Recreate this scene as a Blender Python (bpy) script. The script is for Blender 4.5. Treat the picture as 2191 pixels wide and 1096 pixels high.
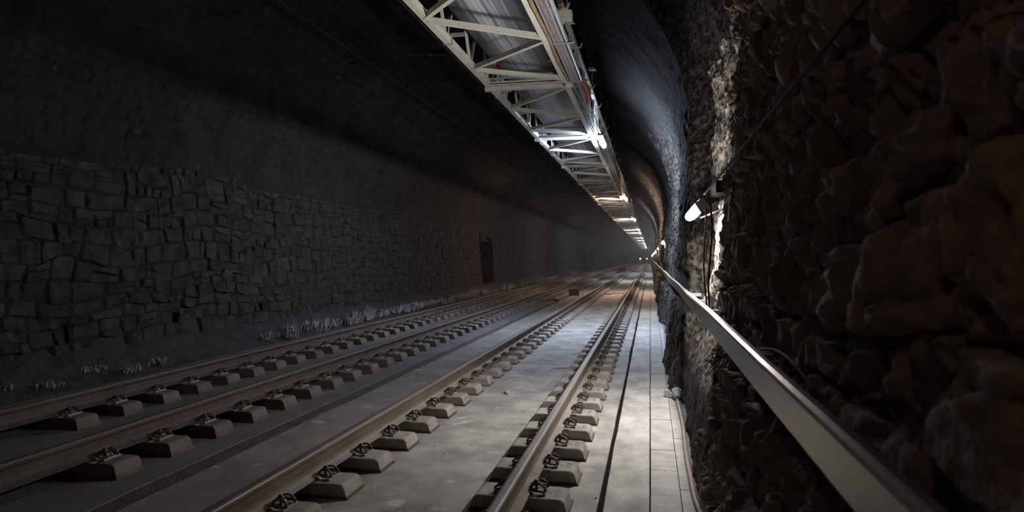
import bpy, math, random
import numpy as np
from mathutils import Vector, Matrix
R = random.Random(7)
for o in list(bpy.data.objects): bpy.data.objects.remove(o)
sc = bpy.context.scene
COL = sc.collection

# ------------------------------------------------------------------ camera, world, exposure
YAW = math.atan(296 / 1460.7)
cam_d = bpy.data.cameras.new('camera'); cam = bpy.data.objects.new('camera', cam_d); COL.objects.link(cam)
cam.location = (0, 0, 1.65); cam.rotation_euler = (math.pi / 2, 0, YAW)
cam_d.sensor_width = 36; cam_d.lens = 24; cam_d.shift_y = 4 / 2191
cam_d.clip_start = 0.05; cam_d.clip_end = 600
cam_d.dof.use_dof = True; cam_d.dof.focus_distance = 7.0; cam_d.dof.aperture_fstop = 3.2
sc.camera = cam
w = bpy.data.worlds.new('world'); sc.world = w; w.use_nodes = True
w.node_tree.nodes['Background'].inputs[0].default_value = (0.0, 0.0, 0.0, 1)
w.node_tree.nodes['Background'].inputs[1].default_value = 0
sc.view_settings.view_transform = 'Standard'; sc.view_settings.look = 'None'
sc.view_settings.gamma = 1; sc.view_settings.use_curve_mapping = False
sc.view_settings.exposure = 0.0
sc.cycles.use_denoising = True
sc.cycles.max_bounces = 4; sc.cycles.diffuse_bounces = 1; sc.cycles.glossy_bounces = 2
sc.cycles.sample_clamp_indirect = 3
sc.cycles.use_light_tree = True

# lamp brightness (radiance of the diffusers) and colours
COLD = (0.66, 0.78, 1.0); WARM = (1.0, 0.66, 0.50); NEUT = (1.0, 0.95, 0.90); BROWN = (1.0, 0.74, 0.58)
CONV_LAMPS = [(1.0, 1.0), ]  # filled below
# y, colour, radiance of each conveyor lamp
CONV = [(-0.8, BROWN, 8), (15.6, COLD, 850), (31.0, WARM, 560), (48.5, NEUT, 520), (66.0, NEUT, 400), (74.5, COLD, 450),
        (93, NEUT, 200), (108, NEUT, 250), (127, NEUT, 250), (145, NEUT, 250), (163, NEUT, 250), (181, NEUT, 250)]
# y, colour, radiance of each wall lamp
WALL = [(-5.6, BROWN, 95), (7.0, NEUT, 225), (20.3, NEUT, 90), (33.9, NEUT, 90), (47.5, NEUT, 60), (61, NEUT, 60), (75, NEUT, 60),
        (88, NEUT, 60), (102, NEUT, 60), (116, NEUT, 60), (130, NEUT, 60), (144, NEUT, 60), (158, NEUT, 60), (172, NEUT, 60)]
LEN = 235.0

# ------------------------------------------------------------------ numpy noise
def _h(ix, iy, iz, s):
    n = (ix.astype(np.int64) * 374761393 + iy.astype(np.int64) * 668265263 + iz.astype(np.int64) * 2147483647 + s * 974634777) & 0xffffffff
    n = ((n ^ (n >> 13)) * 1274126177) & 0xffffffff
    n = (n ^ (n >> 16)) & 0xffffffff
    return n / 4294967295.0
def vn(x, y, z=0.0, s=0):
    x = np.asarray(x, float); y = np.asarray(y, float) + 0 * x; z = np.asarray(z, float) + 0 * x
    ix, iy, iz = np.floor(x), np.floor(y), np.floor(z)
    fx, fy, fz = x - ix, y - iy, z - iz
    fx, fy, fz = [t * t * (3 - 2 * t) for t in (fx, fy, fz)]
    r = 0
    for a in (0, 1):
        for b in (0, 1):
            for c in (0, 1):
                r = r + _h(ix + a, iy + b, iz + c, s) * (fx if a else 1 - fx) * (fy if b else 1 - fy) * (fz if c else 1 - fz)
    return r * 2 - 1
def fbm(x, y, z=0.0, o=4, s=0):
    t = 0; a = 1; f = 1; n = 0
    for k in range(o):
        t = t + a * vn(np.asarray(x) * f, np.asarray(y) * f, np.asarray(z) * f, s + k); n += a; a *= 0.5; f *= 2.03
    return t / n
def sst(a, b, x):
    t = np.clip((np.asarray(x, float) - a) / (b - a), 0, 1); return t * t * (3 - 2 * t)

# ------------------------------------------------------------------ mesh helpers
class MB:
    def __init__(s): s.v = []; s.f = []; s.m = []
    def add(s, vs, fs, mi=0):
        n = len(s.v); s.v += [tuple(map(float, p)) for p in vs]
        s.f += [tuple(i + n for i in f) for f in fs]; s.m += [mi] * len(fs)
    def box(s, x0, x1, y0, y1, z0, z1, mi=0):
        vs = [(x, y, z) for z in (z0, z1) for y in (y0, y1) for x in (x0, x1)]
        s.add(vs, [(0, 2, 3, 1), (4, 5, 7, 6), (0, 1, 5, 4), (2, 6, 7, 3), (0, 4, 6, 2), (1, 3, 7, 5)], mi)
    def bar(s, a, b, wd, ht, up=(0, 0, 1), mi=0):
        a, b = Vector(a), Vector(b); d = (b - a).normalized(); u = Vector(up)
        r = d.cross(u); r = r.normalized() if r.length > 1e-4 else Vector((1, 0, 0)); u = r.cross(d).normalized()
        vs = []
        for p in (a, b):
            for i, j in ((-1, -1), (1, -1), (1, 1), (-1, 1)): vs.append(p + r * (i * wd / 2) + u * (j * ht / 2))
        s.add(vs, [(0, 1, 2, 3), (7, 6, 5, 4), (0, 4, 5, 1), (1, 5, 6, 2), (2, 6, 7, 3), (3, 7, 4, 0)], mi)
    def angle(s, a, b, wd, th=0.008, up=(0, 0, 1), flip=1):
        """steel angle section: two thin legs"""
        a, b = Vector(a), Vector(b); d = (b - a).normalized(); u = Vector(up); r = d.cross(u).normalized(); u = r.cross(d).normalized()
        s.bar(a, b, wd, th, up)
        o = r * (flip * (wd / 2 - th / 2)) + u * (wd / 2)
        s.bar(a + o, b + o, th, wd, up)
    def tube(s, pts, rad, n=8, mi=0, closed=False):
        pts = [Vector(p) for p in pts]; N = len(pts); rings = []
        up = Vector((0, 0, 1)); prev = None
        for i, p in enumerate(pts):
            if closed: d = (pts[(i + 1) % N] - pts[i - 1])
            else: d = pts[min(i + 1, N - 1)] - pts[max(i - 1, 0)]
            d.normalize()
            if prev is None:
                r = d.cross(up)
                if r.length < 0.05: r = d.cross(Vector((1, 0, 0)))
            else: r = prev - d * prev.dot(d)
            r.normalize(); prev = r; q = d.cross(r)
            rr = rad[i] if isinstance(rad, (list, tuple)) else rad
            rings.append([p + (r * math.cos(2 * math.pi * k / n) + q * math.sin(2 * math.pi * k / n)) * rr for k in range(n)])
        vs = [p for g in rings for p in g]; fs = []
        for i in range(N if closed else N - 1):
            j = (i + 1) % N
            for k in range(n): fs.append((i * n + k, i * n + (k + 1) % n, j * n + (k + 1) % n, j * n + k))
        if not closed:
            fs.append(tuple(range(n))[::-1]); fs.append(tuple((N - 1) * n + k for k in range(n)))
        s.add(vs, fs, mi)
    def prism(s, prof, y0, y1, mi=0, ys=None):
        """profile in XZ (ccw seen from -y) run along Y"""
        n = len(prof); ys = ys or [y0, y1]
        vs = [(x, y, z) for y in ys for x, z in prof]; fs = []
        for r in range(len(ys) - 1):
            for k in range(n):
                a = r * n + k; b = r * n + (k + 1) % n
                fs.append((a, b, b + n, a + n))
        fs.append(tuple(range(n))[::-1]); fs.append(tuple((len(ys) - 1) * n + k for k in range(n)))
        s.add(vs, fs, mi)
    def grid(s, P, mi=0, flip=False, keep=None):
        a, b = P.shape[:2]; base = len(s.v); s.v += [tuple(p) for p in P.reshape(-1, 3).tolist()]
        for i in range(a - 1):
            for j in range(b - 1):
                if keep is not None and not keep[i, j]: continue
                q = (base + i * b + j, base + (i + 1) * b + j, base + (i + 1) * b + j + 1, base + i * b + j + 1)
                s.f.append(q[::-1] if flip else q); s.m.append(mi)
    def mesh(s, name, mats, smooth=False):
        me = bpy.data.meshes.new(name); me.from_pydata(s.v, [], s.f)
        for m in (mats if isinstance(mats, (list, tuple)) else [mats]): me.materials.append(m)
        if isinstance(mats, (list, tuple)) and len(mats) > 1: me.polygons.foreach_set('material_index', s.m)
        if smooth: me.polygons.foreach_set('use_smooth', [True] * len(me.polygons))
        me.update(); return me
    def build(s, name, mats, parent=None, smooth=False, loc=None):
        return link(name, s.mesh(name, mats, smooth), parent, loc)
def link(name, me, parent=None, loc=None):
    o = bpy.data.objects.new(name, me); COL.objects.link(o)
    if parent is not None: o.parent = parent
    if loc is not None: o.location = loc
    return o
def tag(o, label=None, cat=None, group=None, kind=None):
    if label: o['label'] = label
    if cat: o['category'] = cat
    if group: o['group'] = group
    if kind: o['kind'] = kind
    return o
def thing(name, label, cat, loc=(0, 0, 0), group=None):
    o = bpy.data.objects.new(name, None); COL.objects.link(o); o.location = loc; o.empty_display_size = 0.1
    return tag(o, label, cat, group)
def copy_tree(o, parent=None):
    c = o.copy(); COL.objects.link(c); c.parent = parent
    for ch in [k for k in KIDS.get(o.name, ())]: copy_tree(ch, c)
    return c
KIDS = {}
def kids(root):
    KIDS[root.name] = list(root.children)
    for c in root.children:
        if c.children: kids(c)
def ordinal(n):
    return '%d%s' % (n, 'th' if 10 <= n % 100 <= 20 else {1: 'st', 2: 'nd', 3: 'rd'}.get(n % 10, 'th'))

# ------------------------------------------------------------------ materials
def mat(name, c1, c2=None, rough=0.8, scale=3.0, bump=0.2, bscale=30.0, metal=0.0, stretch=(1, 1, 1), spots=None, detail=6, spec=0.3, bdist=0.01, obj_rand=0.0, coords='Object'):
    m = bpy.data.materials.new(name); m.use_nodes = True; nt = m.node_tree; N = nt.nodes; L = nt.links
    b = N['Principled BSDF']; b.inputs['Roughness'].default_value = rough; b.inputs['Metallic'].default_value = metal
    b.inputs['Specular IOR Level'].default_value = spec
    geo = N.new('ShaderNodeNewGeometry'); mp = N.new('ShaderNodeMapping'); mp.inputs['Scale'].default_value = stretch
    L.new(geo.outputs['Position'], mp.inputs['Vector'])
    no = N.new('ShaderNodeTexNoise'); no.inputs['Scale'].default_value = scale; no.inputs['Detail'].default_value = detail; no.inputs['Roughness'].default_value = 0.65
    L.new(mp.outputs[0], no.inputs['Vector'])
    cr = N.new('ShaderNodeValToRGB'); c2 = c2 or tuple(x * 0.6 for x in c1)
    cr.color_ramp.elements[0].position = 0.33; cr.color_ramp.elements[0].color = (*c2, 1)
    cr.color_ramp.elements[1].position = 0.68; cr.color_ramp.elements[1].color = (*c1, 1)
    L.new(no.outputs['Fac'], cr.inputs[0]); out = cr.outputs[0]
    if spots:
        col, th, sc_ = spots
        n2 = N.new('ShaderNodeTexNoise'); n2.inputs['Scale'].default_value = sc_; n2.inputs['Detail'].default_value = 4
        L.new(mp.outputs[0], n2.inputs['Vector'])
        r2 = N.new('ShaderNodeValToRGB'); r2.color_ramp.elements[0].position = th; r2.color_ramp.elements[1].position = th + 0.08
        L.new(n2.outputs['Fac'], r2.inputs[0])
        mx = N.new('ShaderNodeMixRGB'); L.new(r2.outputs[0], mx.inputs[0]); L.new(out, mx.inputs[1]); mx.inputs[2].default_value = (*col, 1); out = mx.outputs[0]
    if obj_rand:
        oi = N.new('ShaderNodeObjectInfo'); mr = N.new('ShaderNodeMapRange'); mr.inputs['To Min'].default_value = 1 - obj_rand; mr.inputs['To Max'].default_value = 1 + obj_rand
        L.new(oi.outputs['Random'], mr.inputs['Value'])
        mv = N.new('ShaderNodeVectorMath'); mv.operation = 'SCALE'; L.new(out, mv.inputs[0]); L.new(mr.outputs[0], mv.inputs['Scale']); out = mv.outputs[0]
    L.new(out, b.inputs['Base Color'])
    if bump:
        nb = N.new('ShaderNodeTexNoise'); nb.inputs['Scale'].default_value = bscale; nb.inputs['Detail'].default_value = 5
        L.new(mp.outputs[0], nb.inputs['Vector'])
        bp = N.new('ShaderNodeBump'); bp.inputs['Strength'].default_value = bump; bp.inputs['Distance'].default_value = bdist
        L.new(nb.outputs['Fac'], bp.inputs['Height']); L.new(bp.outputs[0], b.inputs['Normal'])
    return m
def emis(name, col, k):
    m = bpy.data.materials.new(name); m.use_nodes = True; nt = m.node_tree
    nt.nodes.remove(nt.nodes['Principled BSDF']); e = nt.nodes.new('ShaderNodeEmission')
    e.inputs[0].default_value = (*col, 1); e.inputs[1].default_value = k
    nt.links.new(e.outputs[0], nt.nodes['Material Output'].inputs[0]); return m

M = {}
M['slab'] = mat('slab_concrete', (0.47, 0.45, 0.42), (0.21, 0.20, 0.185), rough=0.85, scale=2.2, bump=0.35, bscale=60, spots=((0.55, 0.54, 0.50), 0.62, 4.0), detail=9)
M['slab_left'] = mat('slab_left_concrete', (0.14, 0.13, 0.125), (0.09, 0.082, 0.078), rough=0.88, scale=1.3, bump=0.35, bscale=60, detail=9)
M['walk'] = mat('walkway_concrete', (0.56, 0.54, 0.51), (0.26, 0.25, 0.235), rough=0.82, scale=3.2, bump=0.3, bscale=70, detail=9, stretch=(1, 0.6, 1))
M['cover'] = mat('cover_concrete', (0.50, 0.485, 0.46), (0.30, 0.29, 0.27), rough=0.82, scale=4, bump=0.3, bscale=70, detail=9, obj_rand=0.08)
M['dirt'] = mat('drain_dirt', (0.085, 0.072, 0.06), (0.045, 0.038, 0.032), rough=0.95, scale=6, bump=0.8, bscale=50)
M['joint'] = mat('joint_filler', (0.012, 0.011, 0.011), (0.008, 0.007, 0.007), spec=0.04, rough=0.95, scale=8, bump=0.3)
M['block'] = mat('block_concrete', (0.38, 0.35, 0.32), (0.25, 0.22, 0.195), rough=0.8, scale=5, bump=0.25, bscale=80, obj_rand=0.12, spots=((0.24, 0.17, 0.14), 0.62, 7))
M['boot'] = mat('rubber_boot', (0.16, 0.12, 0.10), (0.09, 0.065, 0.055), rough=0.75, scale=8)
M['rail_head'] = mat('rail_head_steel', (0.24, 0.205, 0.175), (0.13, 0.105, 0.085), rough=0.55, scale=4, bump=0.15, bscale=60, metal=0.35, stretch=(6, 0.3, 6), spec=0.5)
M['rail_web'] = mat('rail_web_rust', (0.16, 0.125, 0.095), (0.10, 0.072, 0.052), rough=0.75, scale=5, bump=0.3, bscale=60, stretch=(1, 0.5, 1))
M['rail_foot'] = mat('rail_foot_dust', (0.30, 0.275, 0.25), (0.21, 0.185, 0.16), rough=0.85, scale=6, bump=0.2, bscale=60)
M['clip'] = mat('clip_steel', (0.14, 0.115, 0.10), (0.07, 0.05, 0.04), rough=0.5, scale=20, metal=0.5, spec=0.5)
M['plate'] = mat('guide_plate', (0.30, 0.27, 0.24), (0.20, 0.175, 0.15), rough=0.7, scale=12)
M['paint'] = mat('truss_paint', (0.78, 0.78, 0.69), (0.62, 0.62, 0.54), rough=0.5, scale=3, bump=0.08, bscale=40, spots=((0.28, 0.23, 0.16), 0.70, 9))
M['galv'] = mat('galvanised', (0.56, 0.57, 0.60), (0.38, 0.385, 0.40), rough=0.45, scale=14, bump=0.1, metal=0.3)
M['bolt'] = mat('bolt_steel', (0.12, 0.11, 0.10), rough=0.5, metal=0.6)
M['hose_tan'] = mat('hose_tan', (0.36, 0.27, 0.16), (0.24, 0.17, 0.10), rough=0.6, scale=8)
M['hose_orange'] = mat('hose_orange', (0.50, 0.17, 0.08), (0.35, 0.11, 0.06), rough=0.5, scale=8)
M['cable_grey'] = mat('cable_grey', (0.34, 0.33, 0.32), (0.25, 0.24, 0.23), rough=0.55, scale=8)
M['cable_pink'] = mat('cable_pink', (0.50, 0.39, 0.34), (0.36, 0.28, 0.25), rough=0.55, scale=6)
M['cable_dark'] = mat('cable_dark', (0.04, 0.036, 0.032), spec=0.1, rough=0.8, scale=8)
M['cable_red'] = mat('cable_red', (0.13, 0.04, 0.03), spec=0.1, rough=0.8, scale=8)
M['wire'] = mat('catenary_copper', (0.035, 0.03, 0.027), rough=0.6, metal=0.3)
M['ceramic'] = mat('insulator_brown', (0.06, 0.035, 0.025), rough=0.35)
M['alu'] = mat('handrail_aluminium', (0.40, 0.34, 0.30), (0.29, 0.245, 0.21), rough=0.33, scale=5, bump=0.08, bscale=40, metal=0.7, stretch=(1, 0.6, 2), spec=0.5)
M['carton'] = mat('brown_board', (0.17, 0.12, 0.08), (0.12, 0.08, 0.055), rough=0.85, scale=6)
M['timber'] = mat('dark_timber', (0.06, 0.045, 0.035), rough=0.85, scale=6)
M['grey_plastic'] = mat('grey_plastic', (0.36, 0.36, 0.37), (0.30, 0.30, 0.31), rough=0.5, scale=10)
M['red_plastic'] = mat('red_plastic', (0.40, 0.04, 0.035), rough=0.45)
M['weed'] = mat('dry_weed', (0.36, 0.35, 0.32), (0.20, 0.19, 0.17), rough=0.9, scale=12)
M['verge'] = mat('verge_earth', (0.055, 0.05, 0.045), (0.02, 0.018, 0.016), rough=0.95, scale=5, bump=0.9, bscale=25, bdist=0.03)
M['rubble'] = mat('chip_stone', (0.40, 0.38, 0.35), (0.08, 0.07, 0.06), rough=0.9, scale=9)
M['black'] = mat('niche_dark', (0.012, 0.011, 0.010), rough=0.95)
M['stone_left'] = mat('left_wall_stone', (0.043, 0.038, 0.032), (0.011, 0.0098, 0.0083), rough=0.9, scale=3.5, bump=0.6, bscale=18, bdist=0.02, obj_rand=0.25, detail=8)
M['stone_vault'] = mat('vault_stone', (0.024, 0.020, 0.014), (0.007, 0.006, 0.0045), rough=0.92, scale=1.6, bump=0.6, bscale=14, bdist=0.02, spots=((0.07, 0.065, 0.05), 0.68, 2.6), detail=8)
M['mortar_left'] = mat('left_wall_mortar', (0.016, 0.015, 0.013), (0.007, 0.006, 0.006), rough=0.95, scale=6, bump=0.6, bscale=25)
M['rock'] = mat('right_wall_render', (0.155, 0.142, 0.126), (0.060, 0.053, 0.046), rough=0.9, spec=0.12, scale=2.8, bump=0.9, bscale=16, bdist=0.03, detail=9, spots=((0.25, 0.22, 0.17), 0.66, 1.3))
def rock_extra(m, top=0.045):
    nt = m.node_tree; N = nt.nodes; L = nt.links; b = N['Principled BSDF']
    geo = N.new('ShaderNodeNewGeometry'); sx = N.new('ShaderNodeSeparateXYZ'); L.new(geo.outputs['Position'], sx.inputs[0])
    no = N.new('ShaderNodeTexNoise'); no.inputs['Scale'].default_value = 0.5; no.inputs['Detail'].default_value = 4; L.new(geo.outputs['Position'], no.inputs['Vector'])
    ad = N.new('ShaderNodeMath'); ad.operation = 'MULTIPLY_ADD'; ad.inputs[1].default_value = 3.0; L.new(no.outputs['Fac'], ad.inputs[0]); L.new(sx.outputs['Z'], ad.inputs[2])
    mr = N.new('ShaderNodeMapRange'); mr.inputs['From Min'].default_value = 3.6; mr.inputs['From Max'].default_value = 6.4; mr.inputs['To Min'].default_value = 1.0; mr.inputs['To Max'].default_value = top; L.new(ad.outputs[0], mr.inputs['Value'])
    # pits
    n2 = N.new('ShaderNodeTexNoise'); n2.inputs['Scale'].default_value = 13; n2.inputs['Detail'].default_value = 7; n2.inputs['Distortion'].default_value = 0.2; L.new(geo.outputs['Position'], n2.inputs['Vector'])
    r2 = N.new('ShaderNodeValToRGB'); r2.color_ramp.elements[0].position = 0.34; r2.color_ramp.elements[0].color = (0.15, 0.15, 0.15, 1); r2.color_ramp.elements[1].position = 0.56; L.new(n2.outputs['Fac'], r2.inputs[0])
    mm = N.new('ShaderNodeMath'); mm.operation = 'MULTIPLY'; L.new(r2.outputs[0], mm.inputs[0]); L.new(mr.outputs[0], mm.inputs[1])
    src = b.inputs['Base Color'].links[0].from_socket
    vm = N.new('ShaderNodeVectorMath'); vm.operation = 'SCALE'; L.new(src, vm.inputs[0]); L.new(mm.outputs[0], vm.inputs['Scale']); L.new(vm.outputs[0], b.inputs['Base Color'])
    bp0 = b.inputs['Normal'].links[0].from_node
    bp = N.new('ShaderNodeBump'); bp.inputs['Strength'].default_value = 0.9; bp.inputs['Distance'].default_value = 0.09; L.new(r2.outputs[0], bp.inputs['Height']); L.new(bp0.outputs[0], bp.inputs['Normal']); L.new(bp.outputs[0], b.inputs['Normal'])
M['block_dark'] = mat('block_concrete_dark', (0.155, 0.135, 0.122), (0.095, 0.077, 0.068), rough=0.85, scale=5, bump=0.25, bscale=80, obj_rand=0.15)  # darker, browner concrete for the blocks of the farther track
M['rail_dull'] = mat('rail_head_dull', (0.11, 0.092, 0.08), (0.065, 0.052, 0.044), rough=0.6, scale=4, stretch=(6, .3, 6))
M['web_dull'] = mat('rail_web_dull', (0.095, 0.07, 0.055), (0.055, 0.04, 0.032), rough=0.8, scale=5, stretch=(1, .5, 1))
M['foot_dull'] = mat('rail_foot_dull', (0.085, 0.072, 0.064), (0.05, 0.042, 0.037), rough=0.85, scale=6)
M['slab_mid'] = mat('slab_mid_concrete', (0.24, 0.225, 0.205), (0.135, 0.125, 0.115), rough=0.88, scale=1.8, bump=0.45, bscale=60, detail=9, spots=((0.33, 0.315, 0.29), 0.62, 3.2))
M['rock_lamplit'] = mat('recess_render_lit', (0.62, 0.57, 0.50), (0.24, 0.215, 0.185), rough=0.9, scale=4, bump=1.0, bscale=18, bdist=0.04, detail=9)  # wall lamp's light put into the colour: paler copy of the wall render
rock_extra(M['rock']); rock_extra(M['rock_lamplit'], 0.5)
M['vault'] = mat('vault_render', (0.12, 0.108, 0.095), (0.05, 0.043, 0.038), rough=0.62, scale=1.0, bump=0.7, bscale=9, bdist=0.03, stretch=(1, 0.6, 1), detail=9, spec=0.4)
M['stone_near'] = mat('right_wall_stone', (0.36, 0.275, 0.23), (0.17, 0.125, 0.10), rough=0.9, scale=4, bump=0.9, bscale=22, bdist=0.02, obj_rand=0.22, detail=9)
M['mortar_near'] = mat('right_wall_mortar', (0.20, 0.145, 0.115), (0.055, 0.04, 0.032), rough=0.95, scale=7, bump=0.9, bscale=30, bdist=0.02)

# belt: grey rubber with long streaks along the run
def belt_mat():
    m = mat('belt_rubber', (0.86, 0.93, 1.0), (0.16, 0.175, 0.20), rough=0.30, scale=5, bump=0.05, bscale=60, stretch=(4.0, 0.035, 1), spec=1.0, detail=3)
    nt = m.node_tree; N = nt.nodes; L = nt.links; b = N['Principled BSDF']     # wear and lamp sheen put into the colour: pale middle, dark edges
    geo = N.new('ShaderNodeNewGeometry'); sx = N.new('ShaderNodeSeparateXYZ'); L.new(geo.outputs['Position'], sx.inputs[0])
    cr = N.new('ShaderNodeValToRGB'); mr = N.new('ShaderNodeMapRange'); mr.inputs['From Min'].default_value = -2.38; mr.inputs['From Max'].default_value = -1.37; L.new(sx.outputs['X'], mr.inputs['Value']); L.new(mr.outputs[0], cr.inputs[0])
    e = cr.color_ramp.elements; e[0].color = (.07, .07, .07, 1); e[1].color = (.03, .03, .03, 1)
    for p, v in ((.16, .20), (.32, 1), (.56, 1), (.74, .14)): q = e.new(p); q.color = (v, v, v, 1)
    src = b.inputs['Base Color'].links[0].from_socket; mx = N.new('ShaderNodeMixRGB'); mx.blend_type = 'MULTIPLY'; mx.inputs[0].default_value = 1
    L.new(src, mx.inputs[1]); L.new(cr.outputs[0], mx.inputs[2]); L.new(mx.outputs[0], b.inputs['Base Color'])
    return m
M['belt'] = belt_mat()

# ------------------------------------------------------------------ tunnel cross-section
XC, A, B, ZS = -3.75, 4.36, 3.4, 3.1
def half_section():
    pts = [(A - float(np.interp(z, [0, 1.1, ZS], [0.285, 0.13, 0.0])), z) for z in np.linspace(0, ZS, 32)]
    for t in np.linspace(0, math.pi / 2, 60)[1:]:
        pts.append((A * math.cos(t), ZS + B * math.sin(t)))
    P = np.array(pts); d = np.sqrt((np.diff(P, axis=0) ** 2).sum(1)); s = np.concatenate([[0], np.cumsum(d)])
    T = np.gradient(P, axis=0); T /= np.linalg.norm(T, axis=1)[:, None]
    Nn = np.stack([-T[:, 1], T[:, 0]], 1)     # inward for the right half
    return P, s, Nn
HP, HS, HN = half_section(); SMAX = HS[-1]
def sec(s):
    s = np.asarray(s, float)
    return (np.interp(s, HS, HP[:, 0]), np.interp(s, HS, HP[:, 1]), np.interp(s, HS, HN[:, 0]), np.interp(s, HS, HN[:, 1]))
def wall_pt(side, s, y, d):
    """side +1 right, -1 left; s = height along the lining; d = offset inwards"""
    x, z, nx, nz = sec(s)
    X = XC + side * (x + nx * d); Z = z + nz * d
    return np.stack([X + 0 * y, y + 0 * X, Z + 0 * y], -1)
def ring_steps(y):
    """the lining is built in rings whose faces do not line up"""
    y = np.asarray(y, float); r = 0 * y
    edges = [8.4, 12.2, 17.0, 20.6, 23.5, 27, 31, 36.5, 42, 50, 56, 63, 71, 80, 90, 101, 113, 126, 140, 155, 171, 188, 206]
    offs = [0.08, 0.0, 0.09, -0.03, 0.10, 0.0, 0.12, 0.0, 0.11, -0.01, 0.10, 0.0, 0.11, 0.0, 0.10, 0, 0.11, 0, 0.10, 0, 0.11, 0, 0.1]
    prev = 0
    for e, o in zip(edges, offs):
        r = r + (o - prev) * sst(e - 0.08, e + 0.08, y); prev = o
    return r
def d_right(y, s):
    y = np.asarray(y, float); s = np.asarray(s, float) + 0 * y
    wob = 0.25 * fbm(s * 1.1, y * 0.0 + 3.3, o=3, s=41)
    rec = sst(5.05, 5.4, y + wob) * (1 - sst(8.15, 8.5, y + wob * 0.6))
    rec = rec * (0.12 + 0.88 * sst(.45, 1.05, s)); far = sst(7.5, 9, y); up = sst(3.4, 5.0, s)
    d = -0.15 * rec + ring_steps(y + wob * 0.5)
    d = d + (0.05 + 0.05 * up) * fbm(y * 0.35, s * 0.5, o=3, s=5) * sst(4, 9, y)
    amp = (0.085 * (0.35 + rec) + 0.065 * far) * (1 - 0.5 * up)
    d = d + (0.022 * rec + 0.018 * far) * (1 - .7 * up) * fbm(y * 9, s * 7, o=3, s=23)
    d = d + amp * fbm(y * 2.2, s * 1.7, o=4, s=9)
    rid = 1 - np.abs(fbm(y * 4.6, s * 3.4, o=3, s=17)) * 2.4
    d = d - (0.030 * (0.3 + rec) + 0.028 * far) * np.clip(rid, 0, 1) ** 3 * (1 - 0.7 * up)
    lim = 0.30 - 0.27 * sst(0.85, 1.02, s) * (1 - sst(1.42, 1.7, s))      # the wall was dressed back where the handrail runs
    return np.where(d > lim, lim + 0.15 * (d - lim), d)
def yspace(segs):
    o = []
    for a, b, st in segs: o += list(np.arange(a, b - 1e-6, st))
    return np.array(o + [segs[-1][1]])

# right wall (render over rock) beyond the near masonry
WR = tag(bpy.data.objects.new('wall_right', None), kind='structure'); COL.objects.link(WR)
mb = MB(); ys = yspace([(4.9, 10, 0.035), (10, 22, 0.06), (22, 60, 0.1), (60, LEN, 0.4)]); ss = np.linspace(-0.0, 3.7, 92)
Y, S = np.meshgrid(ys, ss, indexing='ij'); mb.grid(wall_pt(1, S, Y, d_right(Y, S)), flip=True)
wf = mb.build('wall_face', [M['rock'], M['rock_lamplit']], WR, smooth=True)
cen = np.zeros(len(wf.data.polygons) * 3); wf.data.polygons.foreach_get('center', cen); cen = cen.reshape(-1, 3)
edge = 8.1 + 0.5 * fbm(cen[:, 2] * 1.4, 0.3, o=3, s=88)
wf.data.polygons.foreach_set('material_index', ((cen[:, 1] < edge) & (cen[:, 2] > 0.95)).astype(int))  # lamplit copy only above the handrail, so the shade below is coloured in
# mortar bed of the near masonry
mb = MB(); ys = yspace([(-9, 0, 0.3), (0, 5.2, 0.05)]); ss = np.linspace(0, 4.2, 80)
Y, S = np.meshgrid(ys, ss, indexing='ij')
D = -0.03 + 0.035 * fbm(Y * 4, S * 4, o=4, s=77)
D[-1, :] = -0.30; D[-2, :] = np.minimum(D[-2, :], -0.05)
mb.grid(wall_pt(1, S, Y, D), flip=True); mb.build('mortar_bed', M['mortar_near'], WR, smooth=True)

# ceiling (vault)
mb = MB(); ys = yspace([(-9, 4, 0.5), (4, 60, 0.12), (60, LEN, 0.5)]); ss = np.concatenate([np.linspace(3.6, 5.5, 36), np.linspace(5.6, SMAX, 20)])
Y, S = np.meshgrid(ys, ss, indexing='ij'); mb.grid(wall_pt(1, S, Y, d_right(Y, S)), flip=True)
ss2 = np.linspace(SMAX, 9.0 if SMAX > 9 else SMAX - 0.001, 2)
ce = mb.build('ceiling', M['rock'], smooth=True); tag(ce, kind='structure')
# left half of the vault behind its stones
holes = [(8.00, 8.12, 0.48, 0.74), (10.15, 10.27, 0.50, 0.72), (12.75, 12.87, 0.52, 0.72), (31.9, 34.3, 0.30, 2.85), (94.0, 96.4, 0.3, 2.85)]
WL = tag(bpy.data.objects.new('wall_left', None), kind='structure'); COL.objects.link(WL)
ys = sorted(set([round(float(v), 3) for v in yspace([(-9, 6, 1.0), (6, 30, 0.4), (30, 60, 0.8), (60, LEN, 1.5)])] + [h[k] for h in holes for k in (0, 1)]))
ss = sorted(set([round(float(v), 3) for v in np.linspace(0, 3.2, 14)] + [h[k] for h in holes for k in (2, 3)]))
Y, S = np.meshgrid(np.array(ys), np.array(ss), indexing='ij')
keep = np.ones((len(ys) - 1, len(ss) - 1), bool)
for i in range(len(ys) - 1):
    for j in range(len(ss) - 1):
        yc, scn = (ys[i] + ys[i + 1]) / 2, (ss[j] + ss[j + 1]) / 2
        if any(h[0] < yc < h[1] and h[2] < scn < h[3] for h in holes): keep[i, j] = False
mb = MB(); mb.grid(wall_pt(-1, S, Y, 0 * S), keep=keep); mb.build('mortar_bed', M['mortar_left'], WL)
mb = MB(); ys2 = yspace([(-9, 6, 1.0), (6, 60, 0.5), (60, LEN, 1.5)]); s2 = np.linspace(3.15, SMAX, 30)
Y, S = np.meshgrid(ys2, s2, indexing='ij'); mb.grid(wall_pt(-1, S, Y, -0.02 + 0 * Y))
tag(mb.build('ceiling', M['stone_vault'], smooth=True), kind='structure')
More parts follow.
